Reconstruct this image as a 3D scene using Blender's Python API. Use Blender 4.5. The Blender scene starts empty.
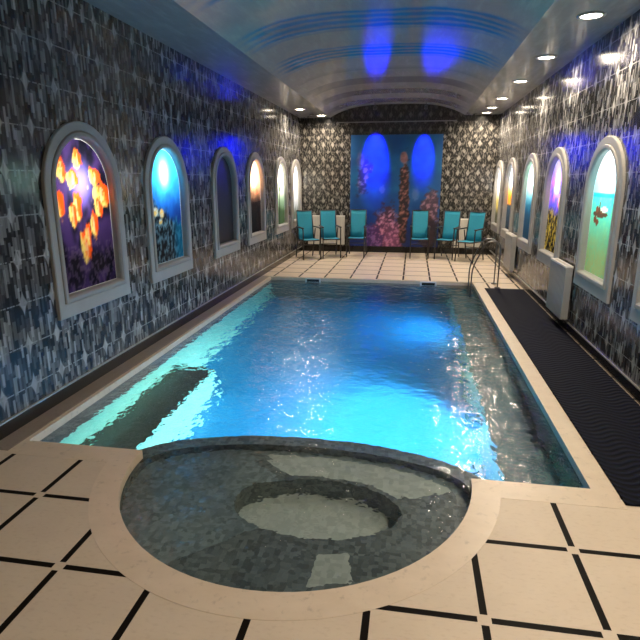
import bpy, bmesh, math, random
from mathutils import Vector, Matrix, noise
random.seed(7)
SC = bpy.context.scene
COL = SC.collection
PI = math.pi

# ------------------------------------------------------------------ dimensions (metres)
XL, XR = -2.53, 1.72            # side walls
YN, YB = -2.6, 12.4             # near and back walls
ZW = 2.92                       # height of the side walls
VC, VH, VR = -0.43, 1.43, 0.25  # vault centre, half width, rise
PX0, PX1, PY0, PY1 = -2.34, 1.0, 2.775, 8.85   # pool
PZ = -1.35                      # pool floor
WZ = -0.05                      # water level
SX, SY, SA, SB, SF = -0.595, 2.775, 0.975, 1.015, 0.36       # round spa: centre and half axes
NAVY = None

def lin(c):
    return tuple(((v/255/12.92) if v/255 <= 0.04045 else ((v/255+0.055)/1.055)**2.4) for v in c)

# ------------------------------------------------------------------ materials
def new_mat(name):
    m = bpy.data.materials.new(name); m.use_nodes = True
    nt = m.node_tree
    return m, nt, nt.nodes['Principled BSDF'], nt.nodes['Material Output']

def M(nt, op, a, b=None, c=None, clamp=False):
    n = nt.nodes.new('ShaderNodeMath'); n.operation = op; n.use_clamp = clamp
    for i, v in enumerate((a, b, c)):
        if v is None: continue
        if isinstance(v, (int, float)): n.inputs[i].default_value = v
        else: nt.links.new(v, n.inputs[i])
    return n.outputs[0]

def MIX(nt, fac, a, b):
    n = nt.nodes.new('ShaderNodeMix'); n.data_type = 'RGBA'
    for s, v in ((n.inputs[0], fac), (n.inputs[6], a), (n.inputs[7], b)):
        if isinstance(v, (int, float)): s.default_value = v
        elif isinstance(v, tuple): s.default_value = (*v[:3], 1)
        else: nt.links.new(v, s)
    return n.outputs[2]

def coords(nt):
    tc = nt.nodes.new('ShaderNodeTexCoord'); s = nt.nodes.new('ShaderNodeSeparateXYZ')
    nt.links.new(tc.outputs['Object'], s.inputs[0])
    return tc.outputs['Object'], s.outputs[0], s.outputs[1], s.outputs[2]

def NOISE(nt, vec, scale, detail=2.0, rough=0.5, stretch=None):
    if stretch:
        mp = nt.nodes.new('ShaderNodeMapping'); mp.inputs['Scale'].default_value = stretch
        nt.links.new(vec, mp.inputs[0]); vec = mp.outputs[0]
    n = nt.nodes.new('ShaderNodeTexNoise'); n.inputs['Scale'].default_value = scale
    n.inputs['Detail'].default_value = detail; n.inputs['Roughness'].default_value = rough
    nt.links.new(vec, n.inputs['Vector'])
    return n.outputs['Fac']

def BUMP(nt, bsdf, h, strength=0.2, dist=0.01):
    b = nt.nodes.new('ShaderNodeBump'); b.inputs['Strength'].default_value = strength
    b.inputs['Distance'].default_value = dist
    nt.links.new(h, b.inputs['Height']); nt.links.new(b.outputs[0], bsdf.inputs['Normal'])

def simple(name, col, rough=0.5, metal=0.0, var=0.12, scale=18.0, bump=0.0, spec=0.5):
    m, nt, b, o = new_mat(name)
    v, x, y, z = coords(nt)
    n = NOISE(nt, v, scale, 3)
    c2 = tuple(min(1, k*(1+var)) for k in col); c1 = tuple(k*(1-var) for k in col)
    nt.links.new(MIX(nt, n, c1, c2), b.inputs['Base Color'])
    b.inputs['Roughness'].default_value = rough; b.inputs['Metallic'].default_value = metal
    b.inputs['Specular IOR Level'].default_value = spec
    if bump: BUMP(nt, b, n, bump, 0.004)
    return m

def smooth(nt, v, lo, hi):
    n = nt.nodes.new('ShaderNodeMapRange'); n.interpolation_type = 'SMOOTHSTEP'
    n.inputs[1].default_value = lo; n.inputs[2].default_value = hi
    nt.links.new(v, n.inputs[0]); return n.outputs[0]

def wall_tile(name, silver=(0.52, 0.52, 0.50), dark=(0.016, 0.016, 0.018), rough=0.16, thr=0.0, spacing=0.30):
    """glossy black tile printed with silver stars on the joints and fine vertical flecks"""
    m, nt, b, o = new_mat(name)
    v, x, y, z = coords(nt)
    u = M(nt, 'ADD', x, y)
    TW, TH = spacing, 0.285
    fu = M(nt, 'ABSOLUTE', M(nt, 'SUBTRACT', M(nt, 'FRACT', M(nt, 'DIVIDE', M(nt, 'ADD', u, 50.1), TW)), 0.5))   # .5 at joint
    fv = M(nt, 'ABSOLUTE', M(nt, 'SUBTRACT', M(nt, 'FRACT', M(nt, 'DIVIDE', M(nt, 'ADD', z, 20.0), TH)), 0.5))
    du = M(nt, 'SUBTRACT', 0.5, fu); dv = M(nt, 'SUBTRACT', 0.5, fv)
    # concave star on each joint crossing
    star = M(nt, 'ADD', M(nt, 'POWER', M(nt, 'DIVIDE', du, 0.17), 0.7), M(nt, 'POWER', M(nt, 'DIVIDE', dv, 0.34), 0.7))
    star2 = M(nt, 'ADD', M(nt, 'POWER', M(nt, 'DIVIDE', fu, 0.13), 0.75), M(nt, 'POWER', M(nt, 'DIVIDE', fv, 0.30), 0.75))
    sm = M(nt, 'MAXIMUM', M(nt, 'SUBTRACT', 1.0, smooth(nt, star, 0.8, 1.1)), M(nt, 'MULTIPLY', M(nt, 'SUBTRACT', 1.0, smooth(nt, star2, 0.7, 1.1)), 0.25))
    # short vertical dashes, each its own grey
    def WHITE(a, b_=None):
        n = nt.nodes.new('ShaderNodeTexWhiteNoise'); n.noise_dimensions = '2D'
        cmb = nt.nodes.new('ShaderNodeCombineXYZ'); nt.links.new(a, cmb.inputs[0])
        if b_ is not None: nt.links.new(b_, cmb.inputs[1])
        nt.links.new(cmb.outputs[0], n.inputs['Vector']); return n.outputs['Value']
    def dashes(su, sv, shift):
        cu = M(nt, 'FLOOR', M(nt, 'MULTIPLY', M(nt, 'ADD', u, 50+shift), su))
        cv = M(nt, 'FLOOR', M(nt, 'ADD', M(nt, 'MULTIPLY', z, sv), M(nt, 'MULTIPLY', WHITE(cu), 9.0)))
        return WHITE(cu, cv)
    d1, d2 = dashes(50, 11, 0.0), dashes(31, 8, 0.3)
    fleck = M(nt, 'ADD', M(nt, 'MULTIPLY', M(nt, 'POWER', d1, 4.6), 0.58), M(nt, 'MULTIPLY', M(nt, 'POWER', d2, 6.5), 0.48))
    fl2 = NOISE(nt, v, 1.0, 1, 0.5, (60, 60, 15))
    joint = M(nt, 'MULTIPLY', M(nt, 'LESS_THAN', dv, 0.014), M(nt, 'MULTIPLY', smooth(nt, fl2, 0.35, 0.5), 0.6))
    big = NOISE(nt, v, 1.3, 1)
    k = M(nt, 'MAXIMUM', M(nt, 'MULTIPLY', sm, M(nt, 'ADD', 0.45, M(nt, 'MULTIPLY', d1, 0.5))), M(nt, 'MAXIMUM', fleck, joint), clamp=True)
    k = M(nt, 'MULTIPLY', k, M(nt, 'ADD', 0.6, M(nt, 'MULTIPLY', big, 0.7)), clamp=True)
    nt.links.new(MIX(nt, k, dark, silver), b.inputs['Base Color'])
    b.inputs['Roughness'].default_value = rough
    b.inputs['Specular IOR Level'].default_value = 0.32
    h = NOISE(nt, v, 9, 1)
    BUMP(nt, b, h, 0.05, 0.01)
    return m

def back_tile(name, pale=(0.30, 0.28, 0.245)):
    """dark tile with rows of pale vertical dots, as on the back wall"""
    m, nt, b, o = new_mat(name)
    v, x, y, z = coords(nt)
    TW, TH = 0.21, 0.30
    fu = M(nt, 'FRACT', M(nt, 'DIVIDE', M(nt, 'ADD', x, 50.0), TW)); fv = M(nt, 'FRACT', M(nt, 'DIVIDE', M(nt, 'ADD', z, 20.0), TH))
    a = M(nt, 'ABSOLUTE', M(nt, 'SUBTRACT', fu, 0.5)); c = M(nt, 'ABSOLUTE', M(nt, 'SUBTRACT', fv, 0.5))
    d1 = M(nt, 'ADD', M(nt, 'DIVIDE', a, 0.22), M(nt, 'DIVIDE', c, 0.24))
    d2 = M(nt, 'ADD', M(nt, 'DIVIDE', M(nt, 'SUBTRACT', 0.5, a), 0.2), M(nt, 'DIVIDE', M(nt, 'SUBTRACT', 0.5, c), 0.17))
    s = M(nt, 'MAXIMUM', M(nt, 'SUBTRACT', 1.0, smooth(nt, d1, 0.75, 1.1)), M(nt, 'MULTIPLY', M(nt, 'SUBTRACT', 1.0, smooth(nt, d2, 0.75, 1.1)), 0.8))
    fl = NOISE(nt, v, 1.0, 2, 0.6, (38, 38, 16))
    k = M(nt, 'MAXIMUM', M(nt, 'MULTIPLY', s, M(nt, 'MULTIPLY', fl, 1.6)), M(nt, 'MULTIPLY', smooth(nt, fl, 0.5, 0.6), 0.4), clamp=True)
    nt.links.new(MIX(nt, k, (0.022, 0.021, 0.020), pale), b.inputs['Base Color'])
    b.inputs['Roughness'].default_value = 0.2
    return m

def floor_mat():
    m, nt, b, o = new_mat('cream_travertine_with_black_strips')
    v, x, y, z = coords(nt)
    TW, TD = 0.44, 0.475
    fx = M(nt, 'ABSOLUTE', M(nt, 'SUBTRACT', M(nt, 'FRACT', M(nt, 'DIVIDE', M(nt, 'ADD', x, 44+1.43+TW/2), TW)), 0.5))
    fy = M(nt, 'ABSOLUTE', M(nt, 'SUBTRACT', M(nt, 'FRACT', M(nt, 'DIVIDE', M(nt, 'ADD', y, 47.5-1.76+TD/2), TD)), 0.5))
    lx = M(nt, 'LESS_THAN', fx, 0.0145/TW); ly = M(nt, 'LESS_THAN', fy, 0.0145/TD)
    nx = M(nt, 'LESS_THAN', fx, 0.026/TW); ny = M(nt, 'LESS_THAN', fy, 0.026/TD)
    strip = M(nt, 'MULTIPLY', M(nt, 'MAXIMUM', lx, ly), M(nt, 'SUBTRACT', 1.0, M(nt, 'MULTIPLY', nx, ny)))
    jx = M(nt, 'GREATER_THAN', fx, 0.5-0.003/TW); jy = M(nt, 'GREATER_THAN', fy, 0.5-0.003/TD)
    n = NOISE(nt, v, 3.5, 5, 0.6); n2 = NOISE(nt, v, 30, 3, 0.6, (1, 2.2, 1))
    base = MIX(nt, n, (0.56, 0.465, 0.355), (0.69, 0.59, 0.47))
    base = MIX(nt, M(nt, 'MULTIPLY', smooth(nt, n2, 0.5, 0.75), 0.25), base, (0.40, 0.30, 0.2))
    nt.links.new(MIX(nt, strip, base, (0.009, 0.008, 0.007)), b.inputs['Base Color'])
    b.inputs['Roughness'].default_value = 0.42
    nt.links.new(M(nt, 'SUBTRACT', 0.28, M(nt, 'MULTIPLY', strip, 0.25)), b.inputs['Specular IOR Level'])
    return m

def travertine(name, c1, c2):
    m, nt, b, o = new_mat(name)
    v, x, y, z = coords(nt)
    n = NOISE(nt, v, 5, 5, 0.62, (1, 1.8, 1)); n2 = NOISE(nt, v, 22, 4, 0.65)
    base = MIX(nt, n, c1, c2)
    base = MIX(nt, M(nt, 'MULTIPLY', smooth(nt, n2, 0.55, 0.72), 0.4), base, tuple(k*0.55 for k in c1))
    nt.links.new(base, b.inputs['Base Color']); b.inputs['Roughness'].default_value = 0.35
    return m

def mosaic(name, c1, c2, grout, size=0.025, rough=0.25):
    m, nt, b, o = new_mat(name)
    v, x, y, z = coords(nt)
    vo = nt.nodes.new('ShaderNodeTexVoronoi'); vo.inputs['Scale'].default_value = 1/size
    vo.inputs['Randomness'].default_value = 0.0; nt.links.new(v, vo.inputs['Vector'])
    sp = nt.nodes.new('ShaderNodeSeparateColor'); nt.links.new(vo.outputs['Color'], sp.inputs[0])
    n = NOISE(nt, v, 4, 4, 0.6)
    k = M(nt, 'ADD', M(nt, 'MULTIPLY', sp.outputs[0], 0.55), M(nt, 'MULTIPLY', n, 0.45))
    nt.links.new(MIX(nt, k, c1, c2), b.inputs['Base Color'])
    b.inputs['Roughness'].default_value = rough
    return m

def ceiling_mat():
    """glossy stretched ceiling printed with fine blue cross bands"""
    m, nt, b, o = new_mat('glossy_printed_stretch_ceiling')
    v, x, y, z = coords(nt)
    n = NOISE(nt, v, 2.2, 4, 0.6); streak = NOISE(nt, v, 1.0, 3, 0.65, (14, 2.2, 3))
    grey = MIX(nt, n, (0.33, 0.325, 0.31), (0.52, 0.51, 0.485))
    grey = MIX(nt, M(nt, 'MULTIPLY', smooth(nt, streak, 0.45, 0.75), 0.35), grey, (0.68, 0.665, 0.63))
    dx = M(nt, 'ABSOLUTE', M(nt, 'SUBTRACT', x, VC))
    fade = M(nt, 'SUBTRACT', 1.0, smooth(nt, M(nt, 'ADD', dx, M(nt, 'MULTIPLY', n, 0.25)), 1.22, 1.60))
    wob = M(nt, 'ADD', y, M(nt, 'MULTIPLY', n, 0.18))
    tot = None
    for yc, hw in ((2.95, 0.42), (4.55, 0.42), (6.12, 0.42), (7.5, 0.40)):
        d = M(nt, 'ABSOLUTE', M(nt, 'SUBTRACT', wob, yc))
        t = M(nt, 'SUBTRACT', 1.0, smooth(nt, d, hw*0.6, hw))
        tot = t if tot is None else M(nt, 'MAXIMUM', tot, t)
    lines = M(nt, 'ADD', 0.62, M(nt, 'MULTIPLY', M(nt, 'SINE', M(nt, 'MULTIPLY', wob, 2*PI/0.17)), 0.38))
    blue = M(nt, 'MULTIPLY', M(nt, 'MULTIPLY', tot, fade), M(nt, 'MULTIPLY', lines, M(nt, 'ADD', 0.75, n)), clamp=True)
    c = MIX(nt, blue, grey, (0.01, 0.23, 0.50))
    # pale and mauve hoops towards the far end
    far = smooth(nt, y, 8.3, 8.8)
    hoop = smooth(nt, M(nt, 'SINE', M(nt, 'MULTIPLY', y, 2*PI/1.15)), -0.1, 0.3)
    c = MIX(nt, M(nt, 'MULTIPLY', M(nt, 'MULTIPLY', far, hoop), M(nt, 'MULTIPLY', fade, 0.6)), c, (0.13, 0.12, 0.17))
    nt.links.new(c, b.inputs['Base Color'])
    b.inputs['Roughness'].default_value = 0.10
    b.inputs['Specular IOR Level'].default_value = 0.55
    return m

def water_mat():
    m, nt, b, o = new_mat('clear_rippled_pool_water')
    nt.nodes.remove(b)
    v, x, y, z = coords(nt)
    g = nt.nodes.new('ShaderNodeBsdfGlass'); g.inputs['IOR'].default_value = 1.33
    g.inputs['Roughness'].default_value = 0.0; g.inputs['Color'].default_value = (0.95, 0.985, 1, 1)
    n1 = NOISE(nt, v, 5.5, 2, 0.55, (1.0, 1.0, 1)); n2 = NOISE(nt, v, 17, 2, 0.6)
    h = M(nt, 'ADD', n1, M(nt, 'MULTIPLY', n2, 0.28))
    bp = nt.nodes.new('ShaderNodeBump'); bp.inputs['Strength'].default_value = 1.0; bp.inputs['Distance'].default_value = 0.022
    nt.links.new(h, bp.inputs['Height']); nt.links.new(bp.outputs[0], g.inputs['Normal'])
    nt.links.new(g.outputs[0], o.inputs['Surface'])
    return m

def picture_mat(name, lit=True):
    """backlit print: the picture is translucent, a real lamp stands behind it"""
    m, nt, b, o = new_mat(name)
    at = nt.nodes.new('ShaderNodeVertexColor'); at.layer_name = 'print'
    v, x, y, z = coords(nt)
    n = NOISE(nt, v, 60, 2)
    c = MIX(nt, M(nt, 'MULTIPLY', n, 0.03), at.outputs[0], (0.3, 0.3, 0.3))
    if lit:
        t = nt.nodes.new('ShaderNodeBsdfTranslucent'); nt.links.new(c, t.inputs[0])
        nt.links.new(MIX(nt, 0.6, c, (0, 0, 0)), b.inputs['Base Color'])
        b.inputs['Roughness'].default_value = 0.2
        mx = nt.nodes.new('ShaderNodeMixShader'); mx.inputs[0].default_value = 0.8
        nt.links.new(b.outputs[0], mx.inputs[1]); nt.links.new(t.outputs[0], mx.inputs[2])
        nt.links.new(mx.outputs[0], o.inputs[0])
    else:
        nt.links.new(c, b.inputs['Base Color']); b.inputs['Roughness'].default_value = 0.35
    return m

def emit(name, col, s):
    m, nt, b, o = new_mat(name)
    b.inputs['Base Color'].default_value = (0.8, 0.8, 0.8, 1)
    b.inputs['Emission Color'].default_value = (*col, 1); b.inputs['Emission Strength'].default_value = s
    return m

def mat_ribbed():
    m, nt, b, o = new_mat('ribbed_navy_rubber')
    v, x, y, z = coords(nt)
    w = M(nt, 'SINE', M(nt, 'MULTIPLY', M(nt, 'ADD', y, M(nt, 'MULTIPLY', M(nt, 'SINE', M(nt, 'MULTIPLY', x, 22)), 0.035)), 2*PI/0.055))
    n = NOISE(nt, v, 40, 2)
    k = M(nt, 'ADD', M(nt, 'MULTIPLY', smooth(nt, w, -0.2, 0.8), 0.6), M(nt, 'MULTIPLY', n, 0.3))
    nt.links.new(MIX(nt, k, (0.0015, 0.002, 0.004), (0.009, 0.012, 0.028)), b.inputs['Base Color'])
    b.inputs['Roughness'].default_value = 0.7; b.inputs['Specular IOR Level'].default_value = 0.07
    BUMP(nt, b, w, 0.5, 0.006)
    return m

MT = dict(
    wall=wall_tile('black_tile_with_silver_stars'),
    back=back_tile('dark_tile_with_pale_dots'),
    arch=back_tile('dark_dotted_tile_shaded', (0.10, 0.095, 0.085)),  # same dotted tile, dimmed to put the unlit wall head's shade into colour
    band=simple('black_border_tile', (0.022, 0.022, 0.024), 0.2, var=0.5, scale=40),
    floor=floor_mat(),
    coping=travertine('cream_travertine_coping', (0.57, 0.465, 0.345), (0.74, 0.625, 0.49)),
    ledge=travertine('shaded_floor_stone', (0.22, 0.18, 0.15), (0.33, 0.27, 0.22)),  # floor stone darkened to stand in for shade by the left wall
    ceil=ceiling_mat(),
    skirt=simple('black_glossy_skirting', (0.006, 0.006, 0.006), 0.22),
    silver=simple('silver_trim', (0.6, 0.6, 0.58), 0.3, 0.8),
    frame=simple('grey_cast_stone', (0.40, 0.388, 0.36), 0.5, var=0.12, scale=9, bump=0.08),
    frame2=simple('darker_grey_cast_stone', (0.34, 0.33, 0.308), 0.5, var=0.12, scale=9),
    white=simple('white_box_lining', (0.8, 0.8, 0.8), 0.7, var=0.02),
    water=water_mat(),
    pool_wall=mosaic('pale_aqua_mosaic', (0.20, 0.74, 0.58), (0.38, 0.90, 0.74), (0.6, 0.7, 0.7)),
    pool_floor=mosaic('blue_mosaic', (0.010, 0.185, 0.47), (0.035, 0.32, 0.66), (0.5, 0.6, 0.7), 0.05),
    pool_band=mosaic('grey_brown_mosaic', (0.07, 0.066, 0.06), (0.16, 0.145, 0.12), (0.1, 0.1, 0.1)),
    pool_teal=mosaic('dark_teal_mosaic', (0.02, 0.07, 0.09), (0.05, 0.14, 0.17), (0.1, 0.1, 0.1)),
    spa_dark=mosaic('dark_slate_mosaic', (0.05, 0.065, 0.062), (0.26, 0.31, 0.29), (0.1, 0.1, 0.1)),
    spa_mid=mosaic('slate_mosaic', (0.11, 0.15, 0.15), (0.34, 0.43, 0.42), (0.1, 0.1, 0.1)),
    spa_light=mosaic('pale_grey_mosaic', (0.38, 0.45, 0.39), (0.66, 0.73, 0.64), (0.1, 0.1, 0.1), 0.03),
    mat=mat_ribbed(),
    teal=simple('teal_sling_fabric', (0.014, 0.26, 0.38), 0.7, var=0.2, scale=50),
    metal=simple('black_powder_coated_tube', (0.02, 0.02, 0.022), 0.35),
    arm=simple('black_plastic_armrest', (0.015, 0.015, 0.016), 0.4),
    rad=simple('off_white_radiator_enamel', (0.60, 0.57, 0.52), 0.35, var=0.05),
    radtop=simple('white_radiator_grille', (0.80, 0.78, 0.72), 0.3, var=0.05),
    radgrey=simple('pale_grey_radiator_enamel', (0.31, 0.31, 0.30), 0.35, var=0.06),
    steel=simple('polished_steel', (0.18, 0.18, 0.18), 0.3, 1.0),
    lampring=simple('white_lamp_ring', (0.75, 0.73, 0.70), 0.35),
    warm=emit('warm_lamp_lens', (1.0, 0.86, 0.66), 26),
    bluelens=emit('blue_lamp_lens', (0.05, 0.08, 1.0), 6),
    poollens=emit('cool_pool_lamp_lens', (0.4, 0.8, 1.0), 2),
    whiteplastic=simple('white_skimmer_plastic', (0.7, 0.72, 0.7), 0.4),
    dark=simple('dark_opening', (0.01, 0.01, 0.01), 0.6),
)

# ------------------------------------------------------------------ mesh helpers
def obj(name, bm, mats, parent=None, smooth_=False, recalc=True):
    if recalc: bmesh.ops.recalc_face_normals(bm, faces=bm.faces)
    me = bpy.data.meshes.new(name); bm.to_mesh(me); bm.free()
    for m in (mats if isinstance(mats, (list, tuple)) else [mats]): me.materials.append(m)
    if smooth_: me.shade_smooth()
    o = bpy.data.objects.new(name, me); COL.objects.link(o)
    if parent: o.parent = parent
    return o

def thing(name, label, cat, loc=(0, 0, 0), rz=0.0, group=None):
    o = bpy.data.objects.new(name, None); COL.objects.link(o)
    o.empty_display_size = 0.1
    o.location = loc; o.rotation_euler = (0, 0, rz)
    o['label'] = label; o['category'] = cat
    if group: o['group'] = group
    return o

def tag(o, label, cat, group=None, kind=None):
    o['label'] = label; o['category'] = cat
    if group: o['group'] = group
    if kind: o['kind'] = kind
    return o

def struct(o, label=None, cat=None):
    o['kind'] = 'structure'
    if label: o['label'] = label
    if cat: o['category'] = cat
    return o

def dup(root, loc, rz, label):
    r = root.copy(); COL.objects.link(r); r.location = loc; r.rotation_euler = (0, 0, rz); r['label'] = label
    for ch in list(root.children):
        c = ch.copy(); COL.objects.link(c); c.parent = r
        for g in list(ch.children):
            d = g.copy(); COL.objects.link(d); d.parent = c
    return r

def box(bm, x0, x1, y0, y1, z0, z1, mi=0, bev=0.0, mtx=None):
    vs = [bm.verts.new((x, y, z)) for x in (x0, x1) for y in (y0, y1) for z in (z0, z1)]
    fs = []
    for q in ((0, 1, 3, 2), (4, 6, 7, 5), (0, 4, 5, 1), (2, 3, 7, 6), (0, 2, 6, 4), (1, 5, 7, 3)):
        f = bm.faces.new([vs[i] for i in q]); f.material_index = mi; fs.append(f)
    if mtx is not None: bmesh.ops.transform(bm, matrix=mtx, verts=vs)
    if bev:
        es = list({e for f in fs for e in f.edges})
        bmesh.ops.bevel(bm, geom=es, offset=bev, segments=2, profile=0.5, affect='EDGES')

def tube(bm, pts, r, n=10, cap=True):
    pts = [Vector(p) for p in pts]; rings = []
    up = None
    for i, p in enumerate(pts):
        t = ((pts[min(i+1, len(pts)-1)]-p).normalized() + (p-pts[max(i-1, 0)]).normalized()).normalized()
        if up is None:
            a = Vector((0, 0, 1)) if abs(t.z) < 0.9 else Vector((1, 0, 0)); up = t.cross(a).normalized()
        up = (up - t*up.dot(t)).normalized(); w = t.cross(up)
        rings.append([bm.verts.new(p + (up*math.cos(2*PI*k/n)+w*math.sin(2*PI*k/n))*r) for k in range(n)])
    for a, b in zip(rings, rings[1:]):
        for k in range(n): bm.faces.new((a[k], a[(k+1) % n], b[(k+1) % n], b[k]))
    if cap: bm.faces.new(rings[0][::-1]); bm.faces.new(rings[-1])

def rounded(pts, r=0.05, n=5):
    """polyline with its corners rounded"""
    pts = [Vector(p) for p in pts]; out = [pts[0]]
    for i in range(1, len(pts)-1):
        a, b, c = pts[i-1], pts[i], pts[i+1]
        d = min(r, (a-b).length*0.45, (c-b).length*0.45)
        p, q = b+(a-b).normalized()*d, b+(c-b).normalized()*d
        for k in range(n+1):
            t = k/n; out.append(p*(1-t)**2 + b*2*t*(1-t) + q*t*t)
    out.append(pts[-1]); return out

def lathe(bm, prof, n=28, mi=None, mtx=None):
    rings = [[bm.verts.new((r*math.cos(2*PI*k/n), r*math.sin(2*PI*k/n), z)) for k in range(n)] for r, z in prof]
    for j, (a, b) in enumerate(zip(rings, rings[1:])):
        for k in range(n):
            bm.faces.new((a[k], a[(k+1) % n], b[(k+1) % n], b[k]))
    bm.faces.new(rings[0][::-1]); bm.faces.new(rings[-1])
    if mtx is not None: bmesh.ops.transform(bm, matrix=mtx, verts=[v for r in rings for v in r])

def filled(bm, loops, to3):
    """flat polygon with holes; loops in 2-D, to3 maps them into space"""
    es = []
    for lp in loops:
        vs = [bm.verts.new(to3(*p)) for p in lp]
        es += [bm.edges.new((vs[i], vs[(i+1) % len(vs)])) for i in range(len(vs))]
    bmesh.ops.triangle_fill(bm, use_beauty=True, use_dissolve=False, edges=es)

def loft(bm, rings, mi=0, close=True):
    vr = [[bm.verts.new(p) for p in r] for r in rings]; n = len(vr[0])
    for a, b in zip(vr, vr[1:]):
        for k in range(n if close else n-1):
            f = bm.faces.new((a[k], a[(k+1) % n], b[(k+1) % n], b[k])); f.material_index = mi
    return vr

# ------------------------------------------------------------------ arch niches
LEFT_Y = [3.97, 5.43, 7.23, 8.72, 10.48, 11.86]
RIGHT_Y = [3.90, 5.45, 7.22, 8.75, 10.45, 11.88]

def arch(hw, zb, zs=1.52, n=20):
    """outline (s, z): up the right jamb, over the round head, down the left"""
    pts = [(-hw, zb), (hw, zb), (hw, (zb+zs)/2)]
    pts += [(hw*math.cos(PI*k/n), zs + hw*math.sin(PI*k/n)) for k in range(n+1)]
    pts += [(-hw, (zb+zs)/2)]
    return pts

RDZ = -0.045    # the right wall's niches sit a little lower
def holes(ys, dz=0.0): return [[(y+s, z+dz) for s, z in arch(0.405, 0.735)] for y in ys]

# ------------------------------------------------------------------ the room shell
bm = bmesh.new(); filled(bm, [[(YN, -0.1), (YB, -0.1), (YB, ZW+0.03), (YN, ZW+0.03)]] + holes(LEFT_Y), lambda y, z: (XL, y, z))
struct(obj('wall_left', bm, MT['wall']))
bm = bmesh.new(); filled(bm, [[(YN, -0.1), (YB, -0.1), (YB, ZW+0.03), (YN, ZW+0.03)]] + holes(RIGHT_Y, RDZ), lambda y, z: (XR, y, z))
struct(obj('wall_right', bm, MT['wall']))
bm = bmesh.new(); filled(bm, [[(XL, -0.1), (XR, -0.1), (XR, 2.80), (XL, 2.80)]], lambda x, z: (x, YB, z))
struct(obj('wall_back', bm, MT['back']))
bm = bmesh.new(); filled(bm, [[(XL, 2.80), (XR, 2.80), (XR, 3.5), (XL, 3.5)]], lambda x, z: (x, YB, z))
struct(obj('wall_back_arch', bm, MT['arch']))
bm = bmesh.new(); filled(bm, [[(XL, -0.1), (XR, -0.1), (XR, 3.5), (XL, 3.5)]], lambda x, z: (x, YN, z))
struct(obj('wall_near', bm, MT['wall']))

# ceiling: flat side strips and the shallow vault between them
bm = bmesh.new()
def vault(x): return ZW + VR*(1-min(1.0, abs(x-VC)/VH)**3.3)
prof = [(XL, ZW)] + [(VC-VH+2*VH*k/48, vault(VC-VH+2*VH*k/48)) for k in range(49)] + [(XR, ZW)]
loft(bm, [[(x, YN, z) for x, z in prof], [(x, YB, z) for x, z in prof]], close=False)
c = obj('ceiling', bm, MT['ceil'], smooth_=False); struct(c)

# pool outline with the round spa bulging out of its near edge
def spa_arc(k=0.0, n=48, y_cut=None):
    yc = PY0 if y_cut is None else y_cut
    t = math.asin((yc-SY)/(SB+k))
    return [(SX + (SA+k)*math.cos(q), SY + (SB+k)*math.sin(q)) for q in [PI-t + (PI+2*t)*i/n for i in range(n+1)]]
def pool_outline(side=0.0, left=0.0, near=0.0, far=0.0, spa=0.0):
    return [(PX1+side, PY0-near), (PX1+side, PY1+far), (PX0-left, PY1+far), (PX0-left, PY0-near)] + spa_arc(spa, y_cut=PY0-near)
inner = pool_outline()
outer = pool_outline(0.125, 0.035, 0.17, 0.02, 0.145)
bm = bmesh.new(); filled(bm, [[(XL, YN), (XR, YN), (XR, YB), (XL, YB)], outer], lambda x, y: (x, y, 0.0))
struct(obj('floor', bm, MT['floor']))
bm = bmesh.new(); filled(bm, [outer, inner], lambda x, y: (x, y, 0.0012))
loft(bm, [[(x, y, 0.0012) for x, y in inner], [(x, y, -0.06) for x, y in inner]])
loft(bm, [[(x, y, 0.0012) for x, y in outer], [(x, y, -0.01) for x, y in outer]])
struct(obj('trim_1', bm, MT['coping']), 'cream travertine coping around the pool and round spa', 'coping')
bm = bmesh.new(); box(bm, XL+0.016, PX0-0.036, PY0-0.14, PY1+0.02, -0.01, 0.0035)
struct(obj('trim_2', bm, MT['ledge']), 'narrow deck strip along the left wall, floor stone darkened for shade', 'ledge')  # part of the floor, with the wall-side shade put into its colour

# skirting with a silver top line
def skirting(name, x0, x1, y0, y1, tx0, tx1, ty0, ty1, h=0.10):
    bm = bmesh.new(); box(bm, x0, x1, y0, y1, 0.0005, h)
    s = struct(obj(name, bm, MT['skirt']))
    bm = bmesh.new(); box(bm, tx0, tx1, ty0, ty1, h, h+0.009)
    obj('top_trim', bm, MT['silver'], s)
skirting('baseboard_left', XL+0.001, XL+0.015, YN+0.02, YB-0.02, XL+0.001, XL+0.018, YN+0.02, YB-0.02, 0.095)
skirting('baseboard_right', XR-0.015, XR-0.001, YN+0.02, YB-0.02, XR-0.018, XR-0.001, YN+0.02, YB-0.02, 0.095)
bm = bmesh.new(); box(bm, XL+0.02, XR-0.02, YB-0.018, YB-0.001, 0.0005, 0.135); struct(obj('baseboard_back', bm, MT['skirt']))
bm = bmesh.new(); box(bm, -1.72, 0.84, YB-0.012, YB-0.001, 2.805, 2.825); struct(obj('trim_3', bm, simple('grey_border_listel', (0.16, 0.16, 0.16), 0.4)), 'thin grey tile listel under the arched wall head', 'trim')
bm = bmesh.new(); box(bm, -1.42, 0.60, YB-0.008, YB-0.001, 2.555, 2.803); struct(obj('trim_4', bm, MT['arch']), 'dark tile border above the blue mural, shade put into its colour', 'trim')  # dimmed tile copy carries the unlit wall's shade above the mural

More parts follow.
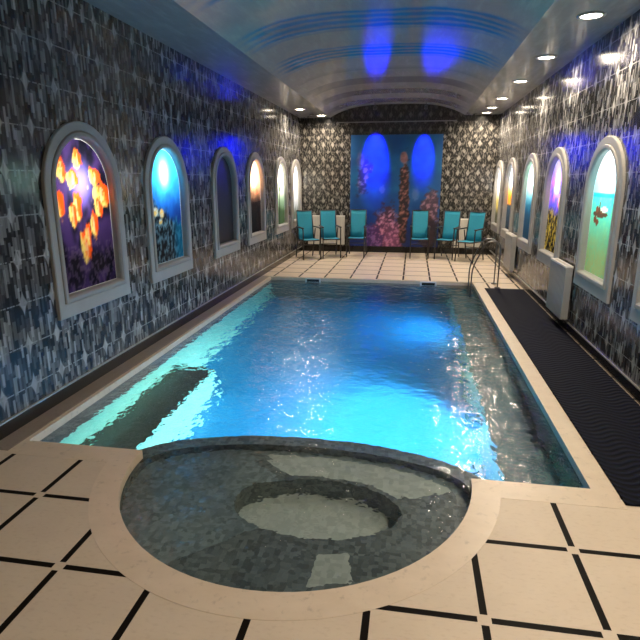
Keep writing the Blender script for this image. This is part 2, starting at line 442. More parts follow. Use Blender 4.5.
# ------------------------------------------------------------------ pool basin
def quad(bm, pts, mi):
    f = bm.faces.new([bm.verts.new(p) for p in pts]); f.material_index = mi
bm = bmesh.new()
BZ = -0.30
xa, xb = spa_arc()[0][0], spa_arc()[-1][0]
quad(bm, [(PX0, PY0, PZ), (PX1, PY0, PZ), (PX1, PY1, PZ), (PX0, PY1, PZ)], 0)
def wall_q(p, q, lower=1):
    quad(bm, [(*p, -0.05), (*q, -0.05), (*q, BZ), (*p, BZ)], 2)
    quad(bm, [(*p, BZ), (*q, BZ), (*q, PZ), (*p, PZ)], lower)
wall_q((PX0, PY0), (PX0, PY1)); wall_q((PX0, PY1), (PX1, PY1), 3); wall_q((PX1, PY1), (PX1, PY0), 3)
wall_q((PX0, PY0), (xa, PY0)); wall_q((xb, PY0), (PX1, PY0))
struct(obj('pool_basin', bm, [MT['pool_floor'], MT['pool_wall'], MT['pool_band'], MT['pool_teal']]), 'blue mosaic swimming pool basin with grey waterline band', 'pool')
# underwater bench along the left wall
bm = bmesh.new(); box(bm, PX0+0.002, -1.93, PY0+0.005, 4.95, PZ+0.002, -0.66, 1, 0.0)
bm.faces.ensure_lookup_table()
for f in bm.faces:
    if f.calc_center_median().z > -0.67: f.material_index = 0
struct(obj('pool_bench', bm, [MT['pool_band'], MT['pool_wall']]), 'sunken mosaic bench along the left side of the pool', 'bench')

bm = bmesh.new(); box(bm, 0.64, PX1-0.002, PY0+0.005, PY1-0.005, PZ+0.002, -0.50, 1, 0.0)
bm.faces.ensure_lookup_table()
for f in bm.faces:
    if f.calc_center_median().z > -0.51: f.material_index = 0
struct(obj('pool_ledge', bm, [MT['pool_teal'], MT['pool_wall']]), 'long sunken dark mosaic ledge along the right side of the pool', 'ledge')
# round spa: wall, ring bench and foot well
def ell(k, z, n=96, ka=None): return [(SX+(SA+k)*math.cos(2*PI*i/n), SY+((SB if i > n/2 else SF)+k)*math.sin(2*PI*i/n), z) for i in range(n)]
bm = bmesh.new()
n = 96
def clampz(ring, far_z):
    return [(x, y, (far_z if y > PY0-0.001 else z)) for x, y, z in ring]
def well(a, b, z): return [(-0.46+a*math.cos(2*PI*i/n), 2.57+b*math.sin(2*PI*i/n), z) for i in range(n)]
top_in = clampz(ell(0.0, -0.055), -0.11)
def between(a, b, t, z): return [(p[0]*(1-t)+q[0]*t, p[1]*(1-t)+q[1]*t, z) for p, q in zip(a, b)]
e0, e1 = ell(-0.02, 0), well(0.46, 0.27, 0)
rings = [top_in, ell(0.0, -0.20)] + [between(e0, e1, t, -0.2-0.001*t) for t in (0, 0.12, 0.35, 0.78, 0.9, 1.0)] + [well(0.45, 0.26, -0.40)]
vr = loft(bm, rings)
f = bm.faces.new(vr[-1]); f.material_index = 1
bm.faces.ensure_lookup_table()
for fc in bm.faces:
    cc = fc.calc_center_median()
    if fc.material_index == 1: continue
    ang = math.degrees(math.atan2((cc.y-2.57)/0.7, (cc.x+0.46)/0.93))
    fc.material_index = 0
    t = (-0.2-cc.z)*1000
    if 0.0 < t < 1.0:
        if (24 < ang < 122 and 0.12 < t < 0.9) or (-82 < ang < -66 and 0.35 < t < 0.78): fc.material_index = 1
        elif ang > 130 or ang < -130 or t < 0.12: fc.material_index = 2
# the submerged far wall between spa and pool
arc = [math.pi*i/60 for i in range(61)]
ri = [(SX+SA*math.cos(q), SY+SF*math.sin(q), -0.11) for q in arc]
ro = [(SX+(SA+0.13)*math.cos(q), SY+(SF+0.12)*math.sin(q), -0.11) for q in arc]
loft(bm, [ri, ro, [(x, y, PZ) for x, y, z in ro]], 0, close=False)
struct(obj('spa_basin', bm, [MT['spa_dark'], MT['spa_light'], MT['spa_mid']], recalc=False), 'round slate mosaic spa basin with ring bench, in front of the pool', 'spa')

# the water
bm = bmesh.new(); filled(bm, [[(x, y) for x, y in inner]], lambda x, y: (x, y, WZ))
for f in bm.faces:
    f.normal_update()
    if f.normal.z < 0: f.normal_flip()
w = obj('pool_water', bm, MT['water'], recalc=False, smooth_=True)
tag(w, 'clear blue rippled water filling the pool and spa', 'water', kind='stuff')

# ------------------------------------------------------------------ pictures painted point by point
def fbm(x, y, s=0.0, o=3): return 0.5 + 0.5*noise.fractal(Vector((x, y, s)), 0.6, 2.1, o)
def mixc(a, b, t):
    t = max(0.0, min(1.0, t)); return tuple(a[i]*(1-t)+b[i]*t for i in range(3))
def sst(a, b, x):
    t = max(0.0, min(1.0, (x-a)/(b-a))); return t*t*(3-2*t)
def blob(u, v, cu, cv, ru, rv, rot=0.0):
    dx, dy = u-cu, v-cv
    c_, s_ = math.cos(rot), math.sin(rot)
    return math.hypot((dx*c_+dy*s_)/ru, (-dx*s_+dy*c_)/rv)
# each takes u in -1..1 (left to right), v in 0..1 (bottom to top) and returns sRGB 0..255
def p_fish(u, v):
    n = fbm(u*2, v*4, 1)
    c = mixc((10, 10, 28), (60, 42, 95), sst(0.3, 0.7, n))
    c = mixc(c, (120, 110, 210), sst(0.75, 0.1, blob(u, v, 0.0, 0.72, 0.9, 0.30))*0.9)
    c = mixc(c, (95, 80, 110), 0.55 if fbm(u*9, v*18, 4) > 0.56 and v < 0.30 else 0)
    fish = [(-0.62, 0.80, .17, .075, 0.1), (-0.78, 0.57, .17, .09, 0.1), (-0.20, 0.56, .16, .095, -.35), (-0.36, 0.50, .11, .085, .3), (0.50, 0.755, .22, .06, 0.35),
            (0.74, 0.63, .36, .085, 0.25), (0.55, 0.54, .14, .07, -0.25), (0.34, 0.42, .15, .095, 0.1), (-0.04, 0.29, .19, .11, 0.2), (0.10, 0.36, .12, .07, 0.4), (-0.05, 0.87, .15, .06, 0.0), (-0.25, .74, .2, .06, .3)]
    for cu, cv, ru, rv, rot in fish:
        ru *= 1.12; rv *= 1.15
        d = blob(u, v, cu, cv, ru, rv, 0)+(u-cu)*rot
        d += (fbm(u*7, v*10, 31)-0.5)*0.7
        if d < 1:
            f = mixc((255, 225, 120), (255, 85, 15), sst(-0.6, 0.35, (u-cu)/ru + 0.5*(v-cv)/rv + (fbm(u*12, v*20, 8)-.5)))
            c = mixc(c, f, sst(1.0, 0.75, d))
            if d < 0.55 and abs((u-cu)/ru-0.15*math.sin(9*v)) < 0.14: c = mixc(c, (255, 235, 190), 0.55)
    return c
def p_reef(u, v):
    n = fbm(u*3, v*6, 2); n2 = fbm(u*10, v*16, 5)
    c = mixc((10, 60, 140), (60, 190, 245), sst(0.35, 0.95, v + 0.12*(n-.5)))
    c = mixc(c, (200, 250, 255), sst(0.8, 0.0, blob(u, v, 0.05, 0.80, 0.6, 0.25)))
    c = mixc(c, (20, 40, 110), sst(0.4, 0.7, u)*sst(.6, .3, v)*0.8)
    reef = sst(0.50 - 0.12*u, 0.38 - 0.12*u, v + 0.14*(n-.5))
    rc = mixc((12, 18, 26), (90, 120, 135), sst(0.4, 0.75, n2))
    rc = mixc(rc, (20, 120, 160), sst(0.2, 0.8, u)*0.7)
    c = mixc(c, rc, reef)
    for cu, cv, ru, rv in ((-0.6, 0.46, .18, .05), (-0.25, 0.44, .16, .05), (-.35, .37, .12, .03)):
        c = mixc(c, (250, 190, 90) if n2 > 0.5 else (230, 230, 210), sst(1.0, 0.6, blob(u, v, cu, cv, ru, rv))*0.8)
    return c
def p_dark(u, v):
    n = fbm(u*3, v*5, 3); return mixc((4, 5, 18), (12, 13, 36), n)
def p_sunset(u, v):
    n = fbm(u*3, v*6, 6)
    c = mixc((60, 40, 30), (255, 200, 150), sst(0.40, 0.75, v+0.1*(n-.5)))
    c = mixc(c, (215, 90, 60), sst(0.6, 0.1, blob(u, v, 0.4, 0.58, 0.6, 0.12))*0.7)
    return mixc(c, (22, 18, 20), sst(0.50, 0.40, v+0.08*(n-.5)))
def p_palm(u, v):
    n = fbm(u*3, v*6, 7)
    c = mixc((120, 150, 120), (245, 245, 225), sst(0.3, 0.7, v))
    c = mixc(c, (70, 95, 60), sst(0.35, 0.15, v+0.15*(n-.5)))
    if abs(u+0.15-0.2*v) < 0.09 and v < 0.62: c = mixc(c, (40, 45, 30), 0.85)
    if blob(u, v, -0.02, 0.62, 0.5, 0.07) < 1 and n > 0.45: c = mixc(c, (50, 70, 40), 0.8)
    return c
def p_cliff(u, v):
    n = fbm(u*3, v*6, 9)
    c = mixc((190, 195, 200), (255, 250, 240), sst(0.2, 0.6, v))
    return mixc(c, (110, 120, 110), sst(0.28, 0.12, v+0.12*(n-.5)))
def p_lagoon(u, v):
    n = fbm(u*3, v*9, 11); n2 = fbm(u*8, v*20, 12)
    sky = mixc((150, 235, 240), (240, 255, 255), sst(0.7, 0.95, v))
    sea = mixc((170, 185, 120), (60, 190, 170), sst(0.05, 0.66, v+0.1*(n-.5)))
    sea = mixc(sea, (120, 205, 150), sst(0.5, 0.75, n2)*0.5)
    c = sky if v > 0.675 else sea
    if 0.63 < v <= 0.675: c = mixc((20, 130, 150), (40, 175, 190), (v-.63)/.045)
    bt = blob(u, v, -0.30, 0.50, 0.55, 0.028); mast = abs(u+0.38) < 0.05 and 0.5 < v < 0.60
    if bt < 1 or mast: c = (70, 50, 35)
    for cu, cv in ((-0.55, .535), (-.2, .53), (-.62, .45), (-.48, .43)):
        if blob(u, v, cu, cv, .13, .028) < 1: c = (95, 55, 35)
    if blob(u, v, -0.05, 0.54, .25, .02) < 1: c = (200, 220, 190)
    return c
def p_coral(u, v):
    n = fbm(u*3, v*6, 13); n2 = fbm(u*9, v*16, 14)
    c = mixc((70, 70, 200), (130, 120, 240), sst(0.5, 1.0, v))
    c = mixc(c, (235, 195, 250), sst(0.9, 0.1, blob(u, v, -.2, .72, .6, .2)))
    c = mixc(c, (170, 90, 200), sst(0.5, 0.7, n)*sst(.35, .6, v)*0.8)
    low = mixc((25, 22, 15), (215, 185, 70), sst(0.42, 0.68, n2))
    c = mixc(c, low, sst(0.50, 0.36, v + 0.12*(n-.5)))
    if blob(u, v, .45, .55, .3, .09) < 1: c = mixc(c, (235, 150, 110), .8)
    return c
def p_tealpalm(u, v):
    n = fbm(u*3, v*6, 15)
    c = mixc((20, 80, 110), (190, 245, 235), sst(0.35, 0.8, v+.06*(n-.5)))
    c = mixc(c, (25, 60, 85), sst(0.42, 0.3, v)*0.8)
    if blob(u, v, 0.35, 0.42, 0.35, 0.26) < 1 + (n-.5): c = mixc(c, (10, 40, 55), 0.75)
    return c
def p_orange(u, v):
    n = fbm(u*3, v*6, 16)
    c = mixc((255, 150, 40), (215, 235, 250), sst(0.5, 0.78, v))
    c = mixc(c, (235, 120, 30), sst(0.7, 0.2, blob(u, v, 0, .48, 1.0, .12)))
    return mixc(c, (40, 60, 75), sst(0.42, 0.36, v+0.03*(n-.5)))
def p_pale(u, v):
    n = fbm(u*3, v*6, 17)
    c = mixc((200, 175, 95), (250, 250, 250), sst(0.35, 0.65, v))
    return mixc(c, (90, 90, 70), sst(.3, .15, v+.1*(n-.5)))
def p_green(u, v):
    n = fbm(u*3, v*6, 18); return mixc((40, 110, 70), (190, 230, 200), sst(.2, .9, v+.3*(n-.5)))

def panel_mesh(func, hw=0.385, zb=0.76, zs=1.52, nu=44, nv=84):
    bm = bmesh.new(); lay = bm.loops.layers.float_color.new('print')
    top = zs+hw; rows = []; cols = {}
    for j in range(nv+1):
        z = zb + (top-0.004-zb)*j/nv
        w_ = hw if z <= zs else math.sqrt(max(1e-6, hw*hw-(z-zs)**2))
        row = []
        for i in range(nu+1):
            s = -w_+2*w_*i/nu; vtx = bm.verts.new((s, 0.03, z)); row.append(vtx)
            cols[vtx] = (*lin(func(s/hw, (z-zb)/(top-zb))), 1)
        rows.append(row)
    for a, b in zip(rows, rows[1:]):
        for i in range(nu): bm.faces.new((a[i], a[i+1], b[i+1], b[i]))
    for f in bm.faces:
        for l in f.loops: l[lay] = cols[l.vert]
    return bm

def ringpts(hw, zb, d): return [(s, d, z) for s, z in arch(hw, zb)]
# local axes: x along the wall, -y into the room, z up
def make_frame():
    bm = bmesh.new()
    loft(bm, [ringpts(0.51, 0.60, 0.0), ringpts(0.51, 0.60, -0.022), ringpts(0.503, 0.607, -0.027), ringpts(0.445, 0.70, -0.027), ringpts(0.437, 0.708, -0.020), ringpts(0.437, 0.708, 0.0)])
    a = obj('surround', bm, MT['frame'])
    bm = bmesh.new()
    loft(bm, [ringpts(0.437, 0.708, 0.0), ringpts(0.437, 0.708, -0.032), ringpts(0.43, 0.715, -0.038), ringpts(0.405, 0.74, -0.038), ringpts(0.393, 0.752, -0.026), ringpts(0.388, 0.757, -0.012), ringpts(0.388, 0.757, 0.03)])
    b = obj('inner_moulding', bm, MT['frame2'])
    bm = bmesh.new()
    vr = loft(bm, [ringpts(0.404, 0.736, 0.001), ringpts(0.404, 0.736, 0.285)])
    bm.faces.new(vr[-1])
    c = obj('light_box', bm, MT['white'])
    return a, b, c
FR = make_frame()
used = [False]
def niche(side, y, func, label, power, col=(1, 0.95, 0.88), lz=1.63, ls=0.0):
    root = thing('arched_picture', label, 'picture', (XL if side == 'L' else XR, y, 0 if side == 'L' else RDZ), PI/2 if side == 'L' else -PI/2, 'arched light box pictures along the %s wall' % ('left' if side == 'L' else 'right'))
    for f in FR:
        c = f if not used[0] else f.copy()
        if used[0]: COL.objects.link(c)
        c.parent = root
    used[0] = True
    obj('picture_panel', panel_mesh(func), picture_mat('backlit_print', power > 0), root, recalc=False)
    if power > 0:
        L = bpy.data.lights.new('picture_lamp', 'POINT'); L.energy = power; L.color = col; L.shadow_soft_size = 0.05
        o = bpy.data.objects.new('picture_lamp', L); COL.objects.link(o); o.parent = root; o.location = (ls, 0.215, lz)
G = 3.4
niche('L', LEFT_Y[0], p_fish, 'grey arched picture of orange fish, nearest on the left wall', 2.9*G, lz=1.58)
niche('L', LEFT_Y[1], p_reef, 'grey arched picture of a bright blue coral reef on the left wall', 4.0*G, (0.85, 0.97, 1))
niche('L', LEFT_Y[2], p_dark, 'unlit dark arched picture on the left wall, third from the front', 0)
niche('L', LEFT_Y[3], p_sunset, 'arched picture glowing peach above and dark below, fourth along the left wall', 6.0*G, (1, 0.85, 0.75))
niche('L', LEFT_Y[4], p_palm, 'pale arched picture with a palm on the left wall, second from the back', 6.0*G)
niche('L', LEFT_Y[5], p_cliff, 'whitish arched picture on the left wall beside the back left corner', 6.0*G)
niche('R', RIGHT_Y[0], p_green, 'arched picture cut off by the right edge of the photo', 3.0*G)
niche('R', RIGHT_Y[1], p_lagoon, 'arched picture of a boat on a turquoise lagoon on the right wall', 6.0*G, (0.92, 1, 1), lz=1.66)
niche('R', RIGHT_Y[2], p_coral, 'arched picture of purple and yellow corals on the right wall', 5.0*G)
niche('R', RIGHT_Y[3], p_tealpalm, 'arched picture of a teal sea with dark foliage on the right wall', 6.0*G)
niche('R', RIGHT_Y[4], p_orange, 'arched picture of an orange sunset on the right wall', 6.0*G)
niche('R', RIGHT_Y[5], p_pale, 'pale arched picture on the right wall beside the back right corner', 6.0*G)

# ------------------------------------------------------------------ mural on the back wall
def p_mural(u, v):       # u, v in 0..1
    n = fbm(u*4, v*6, 21); n2 = fbm(u*20, v*30, 22, 4); n3 = fbm(u*7, v*11, 23)
    c = mixc((14, 50, 130), (22, 105, 165), sst(0.0, 0.55, v) * (0.6+0.8*(n-.3)))
    c = mixc(c, (18, 85, 140), 0.5*sst(.6, 1, v))
    coral = mixc((44, 30, 50), (235, 175, 190), sst(0.42, 0.72, n2))
    def put(c, m, col): return mixc(c, col, m)
    e = 0.10*(n3-.5)
    c = put(c, sst(1.0, 0.7, blob(u, v, 0.14+e, 0.62, 0.09, 0.20, -0.25)+0.6*(n2-.5))*0.75, mixc(coral, (70, 70, 150), .35))
    c = put(c, sst(1.0, 0.7, blob(u, v, 0.11, 0.78, 0.05, 0.09)+0.5*(n2-.5))*0.7, mixc((60, 60, 120), (150, 140, 190), n2))
    c = put(c, sst(1.0, 0.75, blob(u, v, 0.43+e, 0.10, 0.20, 0.31)+0.7*(n2-.5)), mixc(coral, (225, 115, 185), 0.35*sst(.35, .05, v)+.15))
    c = put(c, sst(1.0, 0.75, blob(u, v, 0.26+e, 0.06, 0.12, 0.16)+0.6*(n2-.5))*.85, mixc(coral, (120, 60, 190), .5))
    c = put(c, sst(1.0, 0.75, blob(u, v, 0.605+0.3*e, 0.40, 0.065, 0.46)+0.45*(n2-.5)), mixc((40, 24, 24), (190, 125, 110), sst(.4, .75, n2)))
    c = put(c, sst(1.0, 0.6, blob(u, v, 0.59, 0.80, 0.05, 0.07)+0.4*(n2-.5)), mixc((120, 75, 85), (215, 165, 150), n2))
    c = put(c, sst(1.0, 0.75, blob(u, v, 0.90+e, 0.36, 0.10, 0.19)+0.6*(n2-.5))*.9, mixc(coral, (150, 100, 100), .4))
    c = put(c, sst(1.0, 0.7, blob(u, v, 0.88, 0.14, 0.12, 0.2)+0.5*(n2-.5))*.9, mixc((22, 16, 24), (90, 55, 60), n2))
    c = put(c, sst(1.0, 0.6, blob(u, v, 0.36, 0.52, 0.04, 0.05)+0.5*(n2-.5))*.7, (110, 130, 190))
    c = put(c, sst(1.0, 0.6, blob(u, v, 0.73, 0.48, 0.05, 0.07)+0.6*(n2-.5))*.6, (110, 130, 190))
    return c
MX0, MX1, MZ0, MZ1 = -1.40, 0.58, 0.14, 2.55
bm = bmesh.new(); lay = bm.loops.layers.float_color.new('print'); NU, NV = 90, 110; rows = []; cols = {}
for j in range(NV+1):
    row = []
    for i in range(NU+1):
        vtx = bm.verts.new((MX0+(MX1-MX0)*i/NU, 0, MZ0+(MZ1-MZ0)*j/NV)); row.append(vtx)
        cols[vtx] = (*[k*0.65 for k in lin(p_mural(i/NU, j/NV))], 1)
    rows.append(row)
for a, b in zip(rows, rows[1:]):
    for i in range(NU): bm.faces.new((a[i], a[i+1], b[i+1], b[i]))
for f in bm.faces:
    for l in f.loops: l[lay] = cols[l.vert]
mural = thing('wall_mural', 'large blue underwater coral reef mural on the back wall', 'mural', (0, YB-0.014, 0))
obj('printed_face', bm, picture_mat('mural_print', False), mural, recalc=False)
bm = bmesh.new(); box(bm, MX0, MX1, 0.001, 0.013, MZ0, MZ1); obj('backing_panel', bm, MT['dark'], mural)

# two blue spotlights above the mural
def spot(loc, target, energy, col, size, blend=0.6, soft=0.03):
    L = bpy.data.lights.new('spot_beam', 'SPOT'); L.energy = energy; L.color = col
    L.spot_size = math.radians(size); L.spot_blend = blend; L.shadow_soft_size = soft
    o = bpy.data.objects.new('spot_beam', L); COL.objects.link(o); o.location = loc
    o.rotation_euler = (Vector(target)-Vector(loc)).to_track_quat('-Z', 'Y').to_euler()
    return o
for i, xx in enumerate((-0.86, 0.18)):
    zc = vault(xx)
    t = thing('ceiling_spotlight', 'small black ceiling spotlight shining blue over the %s half of the mural' % ('left', 'right')[i], 'spotlight', (xx, YB-0.46, zc), 0, 'blue spotlights above the mural')
    bm = bmesh.new(); lathe(bm, [(0.035, 0.0), (0.035, -0.014), (0.03, -0.018)], 20); obj('ceiling_plate', bm, MT['metal'], t)
    bm = bmesh.new(); tube(bm, [(0, 0, -0.012), (0, 0, -0.10)], 0.008); obj('stem', bm, MT['metal'], t, True)
    aim = Vector((0, 0.46, -0.86)); q = aim.to_track_quat('-Z', 'Y')
    mt = Matrix.Translation((0, 0.0, -0.11)) @ q.to_matrix().to_4x4()
    bm = bmesh.new(); lathe(bm, [(0.014, 0.03), (0.028, 0.022), (0.032, -0.045), (0.026, -0.045), (0.024, -0.03)], 20, mtx=mt); obj('lamp_head', bm, MT['metal'], t, True)
    bm = bmesh.new(); lathe(bm, [(0.023, -0.034), (0.023, -0.037)], 20, mtx=mt); obj('lens', bm, MT['bluelens'], t)
    o = spot(mt @ Vector((0, 0, -0.06)), mt @ Vector((0, 0, -2)), (3000, 2400)[i], (0.02, 0.012, 1.0), (38, 31)[i], 1.0, 0.02); o.parent = t

# ------------------------------------------------------------------ recessed downlights
def make_downlight(loc, label, group):
    t = thing('ceiling_downlight', label, 'ceiling light', loc, 0, group)
    bm = bmesh.new()
    lathe(bm, [(0.082, -0.001), (0.112, -0.001), (0.110, -0.010), (0.090, -0.013), (0.082, -0.006)], 32); obj('ring', bm, MT['lampring'], t, True)
    bm = bmesh.new(); lathe(bm, [(0.083, -0.001), (0.083, -0.006), (0.04, -0.0085)], 32); obj('lens', bm, MT['warm'], t)
    L = bpy.data.lights.new('lamp_beam', 'SPOT'); L.energy = 112; L.cycles.is_caustics_light = True; L.color = (1, 0.83, 0.64)
    L.spot_size = math.radians(166); L.spot_blend = 0.7; L.shadow_soft_size = 0.06
    o = bpy.data.objects.new('lamp_beam', L); COL.objects.link(o); o.parent = t; o.location = (0, 0, -0.03)
    return t
RG = 'downlights in the right ceiling strip'
dl = make_downlight((1.39, 5.26, ZW), 'round warm downlight in the right ceiling strip, nearest and largest in view', RG)
for y, lab in ((6.85, 'round warm downlight in the right ceiling strip, second from the front'), (8.37, 'round warm downlight in the right ceiling strip, third from the front'),
               (10.0, 'round warm downlight in the right ceiling strip, fourth from the front'), (11.2, 'round warm downlight in the right ceiling strip, second from the back'), (12.0, 'round warm downlight in the back right corner of the ceiling')):
    dup(dl, (1.39, y, ZW), 0, lab)
for y in (3.66, 2.05, 0.45, -1.1):
    dup(dl, (1.39, y, ZW), 0, 'round warm downlight in the right ceiling strip, in front of the view')
LG = 'downlights at the back of the left ceiling strip'
for k, (x, y, lab) in enumerate(((-2.22, 10.85, 'round warm downlight at the back of the left ceiling strip, against the left wall'), (-1.98, 11.93, 'round warm downlight in the back left corner of the ceiling'))):
    d = dup(dl, (x, y, ZW), 0, lab); d['group'] = LG

# ------------------------------------------------------------------ underwater lamps
def pool_lamp(loc, rz, label, energy, col, down=30, cone=150):
    t = thing('pool_lamp', label, 'pool light', loc, rz, 'underwater lamps')
    mt = Matrix.Rotation(PI/2, 4, 'X')
    bm = bmesh.new(); lathe(bm, [(0.085, 0.0), (0.115, 0.002), (0.11, 0.018), (0.085, 0.02)], 28, mtx=mt); obj('bezel', bm, MT['steel'], t, True)
    bm = bmesh.new(); lathe(bm, [(0.084, 0.004), (0.084, 0.014), (0.04, 0.02)], 28, mtx=mt); obj('lens', bm, MT['poollens'], t, True)
    L = bpy.data.lights.new('lamp_glow', 'SPOT'); L.energy = energy; L.color = col; L.shadow_soft_size = 0.015
    L.spot_size = math.radians(cone); L.spot_blend = 0.9
    o = bpy.data.objects.new('lamp_glow', L); COL.objects.link(o); o.parent = t; o.location = (0, -0.03, 0)
    o.rotation_euler = (PI/2-math.radians(down), 0, PI)
    return t
BL = (0.16, 0.68, 1.0)
pool_lamp((0.639, 4.45, -0.80), -PI/2, 'underwater lamp in the face of the right pool ledge, near the spa', 780, (0.80, 0.95, 1.0), 36, 128)
pool_lamp((0.639, 7.4, -0.80), -PI/2, 'underwater lamp in the face of the right pool ledge, towards the far end', 90, BL, 25, 150)

# ------------------------------------------------------------------ pool fittings
for i, xx in enumerate((-1.61, 0.30)):
    t = thing('pool_skimmer', 'white framed skimmer opening in the far pool wall, %s one' % ('left', 'right')[i], 'skimmer', (xx, PY1, 0), 0, 'skimmers in the far pool wall')
    bm = bmesh.new()
    for x0, x1, z0, z1 in ((-0.13, 0.13, -0.02, 0.0), (-0.13, 0.13, -0.145, -0.12), (-0.13, -0.105, -0.12, -0.02), (0.105, 0.13, -0.12, -0.02)): box(bm, x0, x1, -0.02, -0.001, z0, z1)
    obj('faceplate', bm, MT['whiteplastic'], t)
    bm = bmesh.new(); box(bm, -0.105, 0.105, -0.008, -0.002, -0.12, -0.02); obj('opening', bm, MT['dark'], t)

# steel ladder rails at the far right corner
t = thing('pool_ladder', 'steel pool ladder rails at the far right corner of the pool', 'ladder', (1.12, 8.61, 0.0))
for dy in (-0.18, 0.18):
    bm = bmesh.new()
    tube(bm, rounded([(0.20, dy, 0.004), (0.20, dy, 0.70), (0.0, dy, 0.72), (-0.19, dy, 0.30), (-0.19, dy, -0.9)], 0.12, 7), 0.011, 12)
    r = obj('handrail', bm, MT['steel'], t, True)
    bm = bmesh.new(); lathe(bm, [(0.045, 0.0045), (0.045, 0.012), (0.022, 0.022)], 20, mtx=Matrix.Translation((0.20, dy, 0))); obj('floor_flange', bm, MT['steel'], r, True)
for zz in (-0.3, -0.58, -0.86):
    bm = bmesh.new(); box(bm, -0.22, -0.15, -0.168, 0.168, zz-0.012, zz+0.012, 0, 0.004); obj('tread', bm, MT['steel'], t)

# rubber mat along the right side
bm = bmesh.new(); box(bm, 1.128, 1.69, 2.64, 8.36, 0.0005, 0.014, 0, 0.004)
tag(obj('rubber_mat', bm, MT['mat']), 'long ribbed navy rubber mat between pool coping and right wall', 'mat')

# ------------------------------------------------------------------ radiators
def radiator(loc, rz, w, z0, z1, label, body, top, group):
    t = thing('panel_radiator', label, 'radiator', loc, rz, group)
    d = 0.095
    bm = bmesh.new(); nf = max(6, int(w/0.05)); pts = []
    for k in range(nf):                     # shallow pressed flutes in the front sheet
        x0 = -w/2+0.012 + (w-0.024)*k/nf; s = (w-0.024)/nf
        pts += [(x0, -d+0.004), (x0+s*0.2, -d), (x0+s*0.7, -d), (x0+s*0.85, -d+0.004)]
    pts.append((w/2-0.012, -d+0.004))
    fr = pts; bk = [(x, -d+0.016) for x, y in reversed(pts)]
    lo = [(x, y, z0) for x, y in fr+bk]; hi = [(x, y, z1-0.02) for x, y in fr+bk]
    vr = loft(bm, [lo, hi]); bm.faces.new(vr[0][::-1]); bm.faces.new(vr[1])
    obj('front_panel', bm, body, t)
    bm = bmesh.new(); box(bm, -w/2+0.012, w/2-0.012, -0.04, -0.025, z0, z1-0.02, 0, 0.003); obj('rear_panel', bm, body, t)
    for s in (-1, 1):
        bm = bmesh.new(); box(bm, s*w/2-(0.012 if s > 0 else 0), s*w/2+(0.012 if s < 0 else 0), -d, -0.02, z0, z1-0.018, 0, 0.003); obj('side_panel', bm, body, t)
    bm = bmesh.new()
    box(bm, -w/2, w/2, -d-0.004, -d+0.012, z1-0.022, z1, 0, 0.003); box(bm, -w/2, w/2, -0.034, -0.018, z1-0.022, z1, 0, 0.003)
    ns = int(w/0.035)
    for k in range(ns+1):
        x = -w/2+0.006+(w-0.012)*k/ns; box(bm, x-0.006, x+0.006, -d+0.01, -0.032, z1-0.014, z1-0.002)
    obj('top_grille', bm, top, t)
    for s in (-1, 1):
        bm = bmesh.new(); box(bm, s*w*0.32-0.015, s*w*0.32+0.015, -0.028, -0.0005, z0+0.05, z1-0.06); obj('wall_bracket', bm, MT['steel'], t)
    bm = bmesh.new(); tube(bm, rounded([(w/2-0.04, -0.055, z0+0.004), (w/2-0.04, -0.055, z0-0.035), (w/2-0.04, -0.012, z0-0.035), (w/2-0.04, -0.0, z0-0.035)], 0.02), 0.008); obj('pipe', bm, MT['steel'], t, True)
    return t
RG2 = 'radiators along the right wall'; RG3 = 'radiators on the back wall'
radiator((XR-0.006, 6.335, 0), -PI/2, 0.66, 0.14, 0.72, 'pale grey panel radiator below the coral picture, nearer one on the right wall', MT['radgrey'], MT['radtop'], RG2)
radiator((XR-0.006, 9.60, 0), -PI/2, 0.64, 0.14, 0.72, 'pale grey panel radiator low on the right wall, further one', MT['radgrey'], MT['radtop'], RG2)
radiator((-1.93, YB-0.006, 0), 0, 0.84, 0.17, 0.82, 'off white panel radiator on the back wall, left of the mural', MT['rad'], MT['radtop'], RG3)
radiator((1.20, YB-0.006, 0), 0, 0.62, 0.15, 0.78, 'off white panel radiator on the back wall, right of the mural', MT['rad'], MT['radtop'], RG3)

# ------------------------------------------------------------------ chairs (front faces -y)
def sheet(bm, prof, w, th=0.010, n=8, sag=0.012):
    """fabric sling along a side profile, slightly hollow across its width"""
    def grid(off):
        out = []
        for i, (y, z) in enumerate(prof):
            a = Vector(prof[max(0, i-1)]); b = Vector(prof[min(len(prof)-1, i+1)]); t_ = (b-a).normalized(); nn = Vector((-t_.y, t_.x))
            row = []
            for k in range(n+1):
                u = -1+2*k/n; s = -sag*(1-u*u)+off
                row.append(bm.verts.new((u*w/2, y+nn.x*s, z+nn.y*s)))
            out.append(row)
        return out
    A, B = grid(th/2), grid(-th/2); m_ = len(prof)
    for i in range(m_-1):
        for k in range(n):
            bm.faces.new((A[i][k], A[i][k+1], A[i+1][k+1], A[i+1][k])); bm.faces.new((B[i][k], B[i+1][k], B[i+1][k+1], B[i][k+1]))
        bm.faces.new((A[i][0], A[i+1][0], B[i+1][0], B[i][0])); bm.faces.new((A[i][n], B[i][n], B[i+1][n], A[i+1][n]))
    for k in range(n):
        bm.faces.new((A[0][k], B[0][k], B[0][k+1], A[0][k+1])); bm.faces.new((A[-1][k], A[-1][k+1], B[-1][k+1], B[-1][k]))

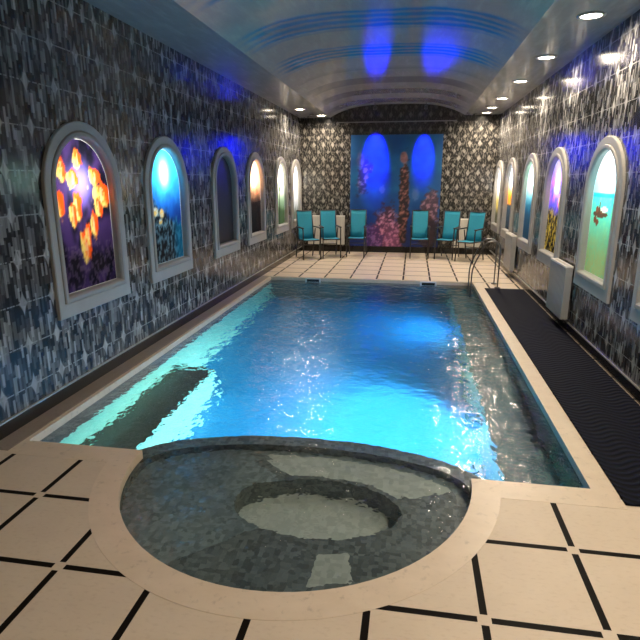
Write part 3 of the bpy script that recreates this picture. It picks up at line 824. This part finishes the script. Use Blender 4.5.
def make_chair(label):
    t = thing('sling_chair', label, 'chair', (0, 0, 0), 0, 'teal chairs along the back wall')
    hw = 0.17
    bm = bmesh.new(); sheet(bm, [(-0.23, 0.395), (-0.20, 0.408), (-0.10, 0.402), (0.0, 0.395), (0.10, 0.388), (0.18, 0.39)], 2*hw-0.012)
    obj('seat', bm, MT['teal'], t, True)
    bm = bmesh.new(); sheet(bm, [(0.182, 0.385), (0.215, 0.52), (0.245, 0.64), (0.275, 0.77), (0.30, 0.88), (0.318, 0.955)], 2*hw-0.006, 0.012)
    obj('backrest', bm, MT['teal'], t, True)
    bm = bmesh.new()
    for s in (-1, 1):
        tube(bm, [(s*hw, -0.235, 0.395), (s*hw, 0.19, 0.385)], 0.012, 10)
        tube(bm, [(s*hw, 0.175, 0.385), (s*hw, 0.21, 0.50), (s*hw, 0.27, 0.75), (s*hw, 0.32, 0.965)], 0.012, 10)
    tube(bm, [(-hw, -0.235, 0.39), (hw, -0.235, 0.39)], 0.012, 10); tube(bm, [(-hw, 0.322, 0.965), (hw, 0.322, 0.965)], 0.012, 10)
    tube(bm, [(-hw, 0.178, 0.375), (hw, 0.178, 0.375)], 0.010, 10)
    obj('frame', bm, MT['metal'], t, True)
    for s in (-1, 1):
        bm = bmesh.new(); tube(bm, rounded([(s*(hw+0.016), -0.255, 0.0), (s*(hw+0.016), -0.225, 0.625), (s*(hw+0.016), -0.15, 0.632)], 0.06), 0.0125, 10); obj('leg', bm, MT['metal'], t, True)
        bm = bmesh.new(); tube(bm, [(s*(hw+0.016), 0.31, 0.0), (s*(hw+0.016), 0.20, 0.36), (s*(hw+0.016), 0.12, 0.61)], 0.0125, 10); obj('leg', bm, MT['metal'], t, True)
        bm = bmesh.new(); box(bm, s*(hw+0.016)-0.024, s*(hw+0.016)+0.024, -0.235, 0.235, 0.632, 0.654, 0, 0.008); obj('armrest', bm, MT['arm'], t)
    bm = bmesh.new(); tube(bm, [(-hw-0.016, 0.232, 0.25), (hw+0.016, 0.232, 0.25)], 0.009, 8); obj('stretcher', bm, MT['metal'], t, True)
    return t
R_ = math.radians
spots = [(-2.13, 11.2, 28, 'teal sling chair in the back left corner, leftmost of the six'),
         (-1.72, 11.5, 18, 'teal sling chair in front of the left radiator, second from the left'),
         (-1.17, 11.72, 0, 'teal sling chair in front of the left edge of the mural'),
         (0.17, 11.72, 0, 'teal sling chair in front of the right half of the mural'),
         (0.74, 11.65, -18, 'teal sling chair between the mural and the right radiator'),
         (1.17, 11.35, -28, 'teal sling chair near the right wall, rightmost of the six')]
for i, (x, y, a, lab) in enumerate(spots):
    if i == 0:
        ch = make_chair(lab); ch.location = (x, y, 0.001); ch.rotation_euler.z = R_(a)
    else: dup(ch, (x, y, 0.001), R_(a), lab)

# ------------------------------------------------------------------ world, camera, view
w = bpy.data.worlds.new('world'); SC.world = w; w.use_nodes = True
w.node_tree.nodes['Background'].inputs[0].default_value = (0.5, 0.55, 0.6, 1); w.node_tree.nodes['Background'].inputs[1].default_value = 0.0
FPX = 540.0
cam = bpy.data.cameras.new('camera'); co = bpy.data.objects.new('camera', cam); COL.objects.link(co)
cam.sensor_fit = 'HORIZONTAL'; cam.sensor_width = 36; cam.lens = 36*FPX/640; cam.clip_start = 0.05; cam.clip_end = 100
phi = math.atan(140/FPX); psi = math.atan(94*math.cos(phi)/FPX)
co.location = (0, 0, 1.6); co.rotation_euler = (PI/2-phi, 0, psi)
SC.camera = co
for o in COL.objects:
    if o.name in ('spa_basin', 'pool_basin', 'pool_bench', 'pool_ledge'): o.cycles.is_caustics_receiver = True
    if o.name == 'pool_water': o.cycles.is_caustics_caster = True
vs = SC.view_settings; vs.view_transform = 'Standard'; vs.look = 'None'; vs.gamma = 1; vs.use_curve_mapping = False; vs.exposure = 0.0
cy = SC.cycles
cy.use_denoising = True; cy.max_bounces = 10; cy.transmission_bounces = 8; cy.glossy_bounces = 4; cy.diffuse_bounces = 4
cy.sample_clamp_indirect = 4.0; cy.caustics_reflective = False; cy.caustics_refractive = True
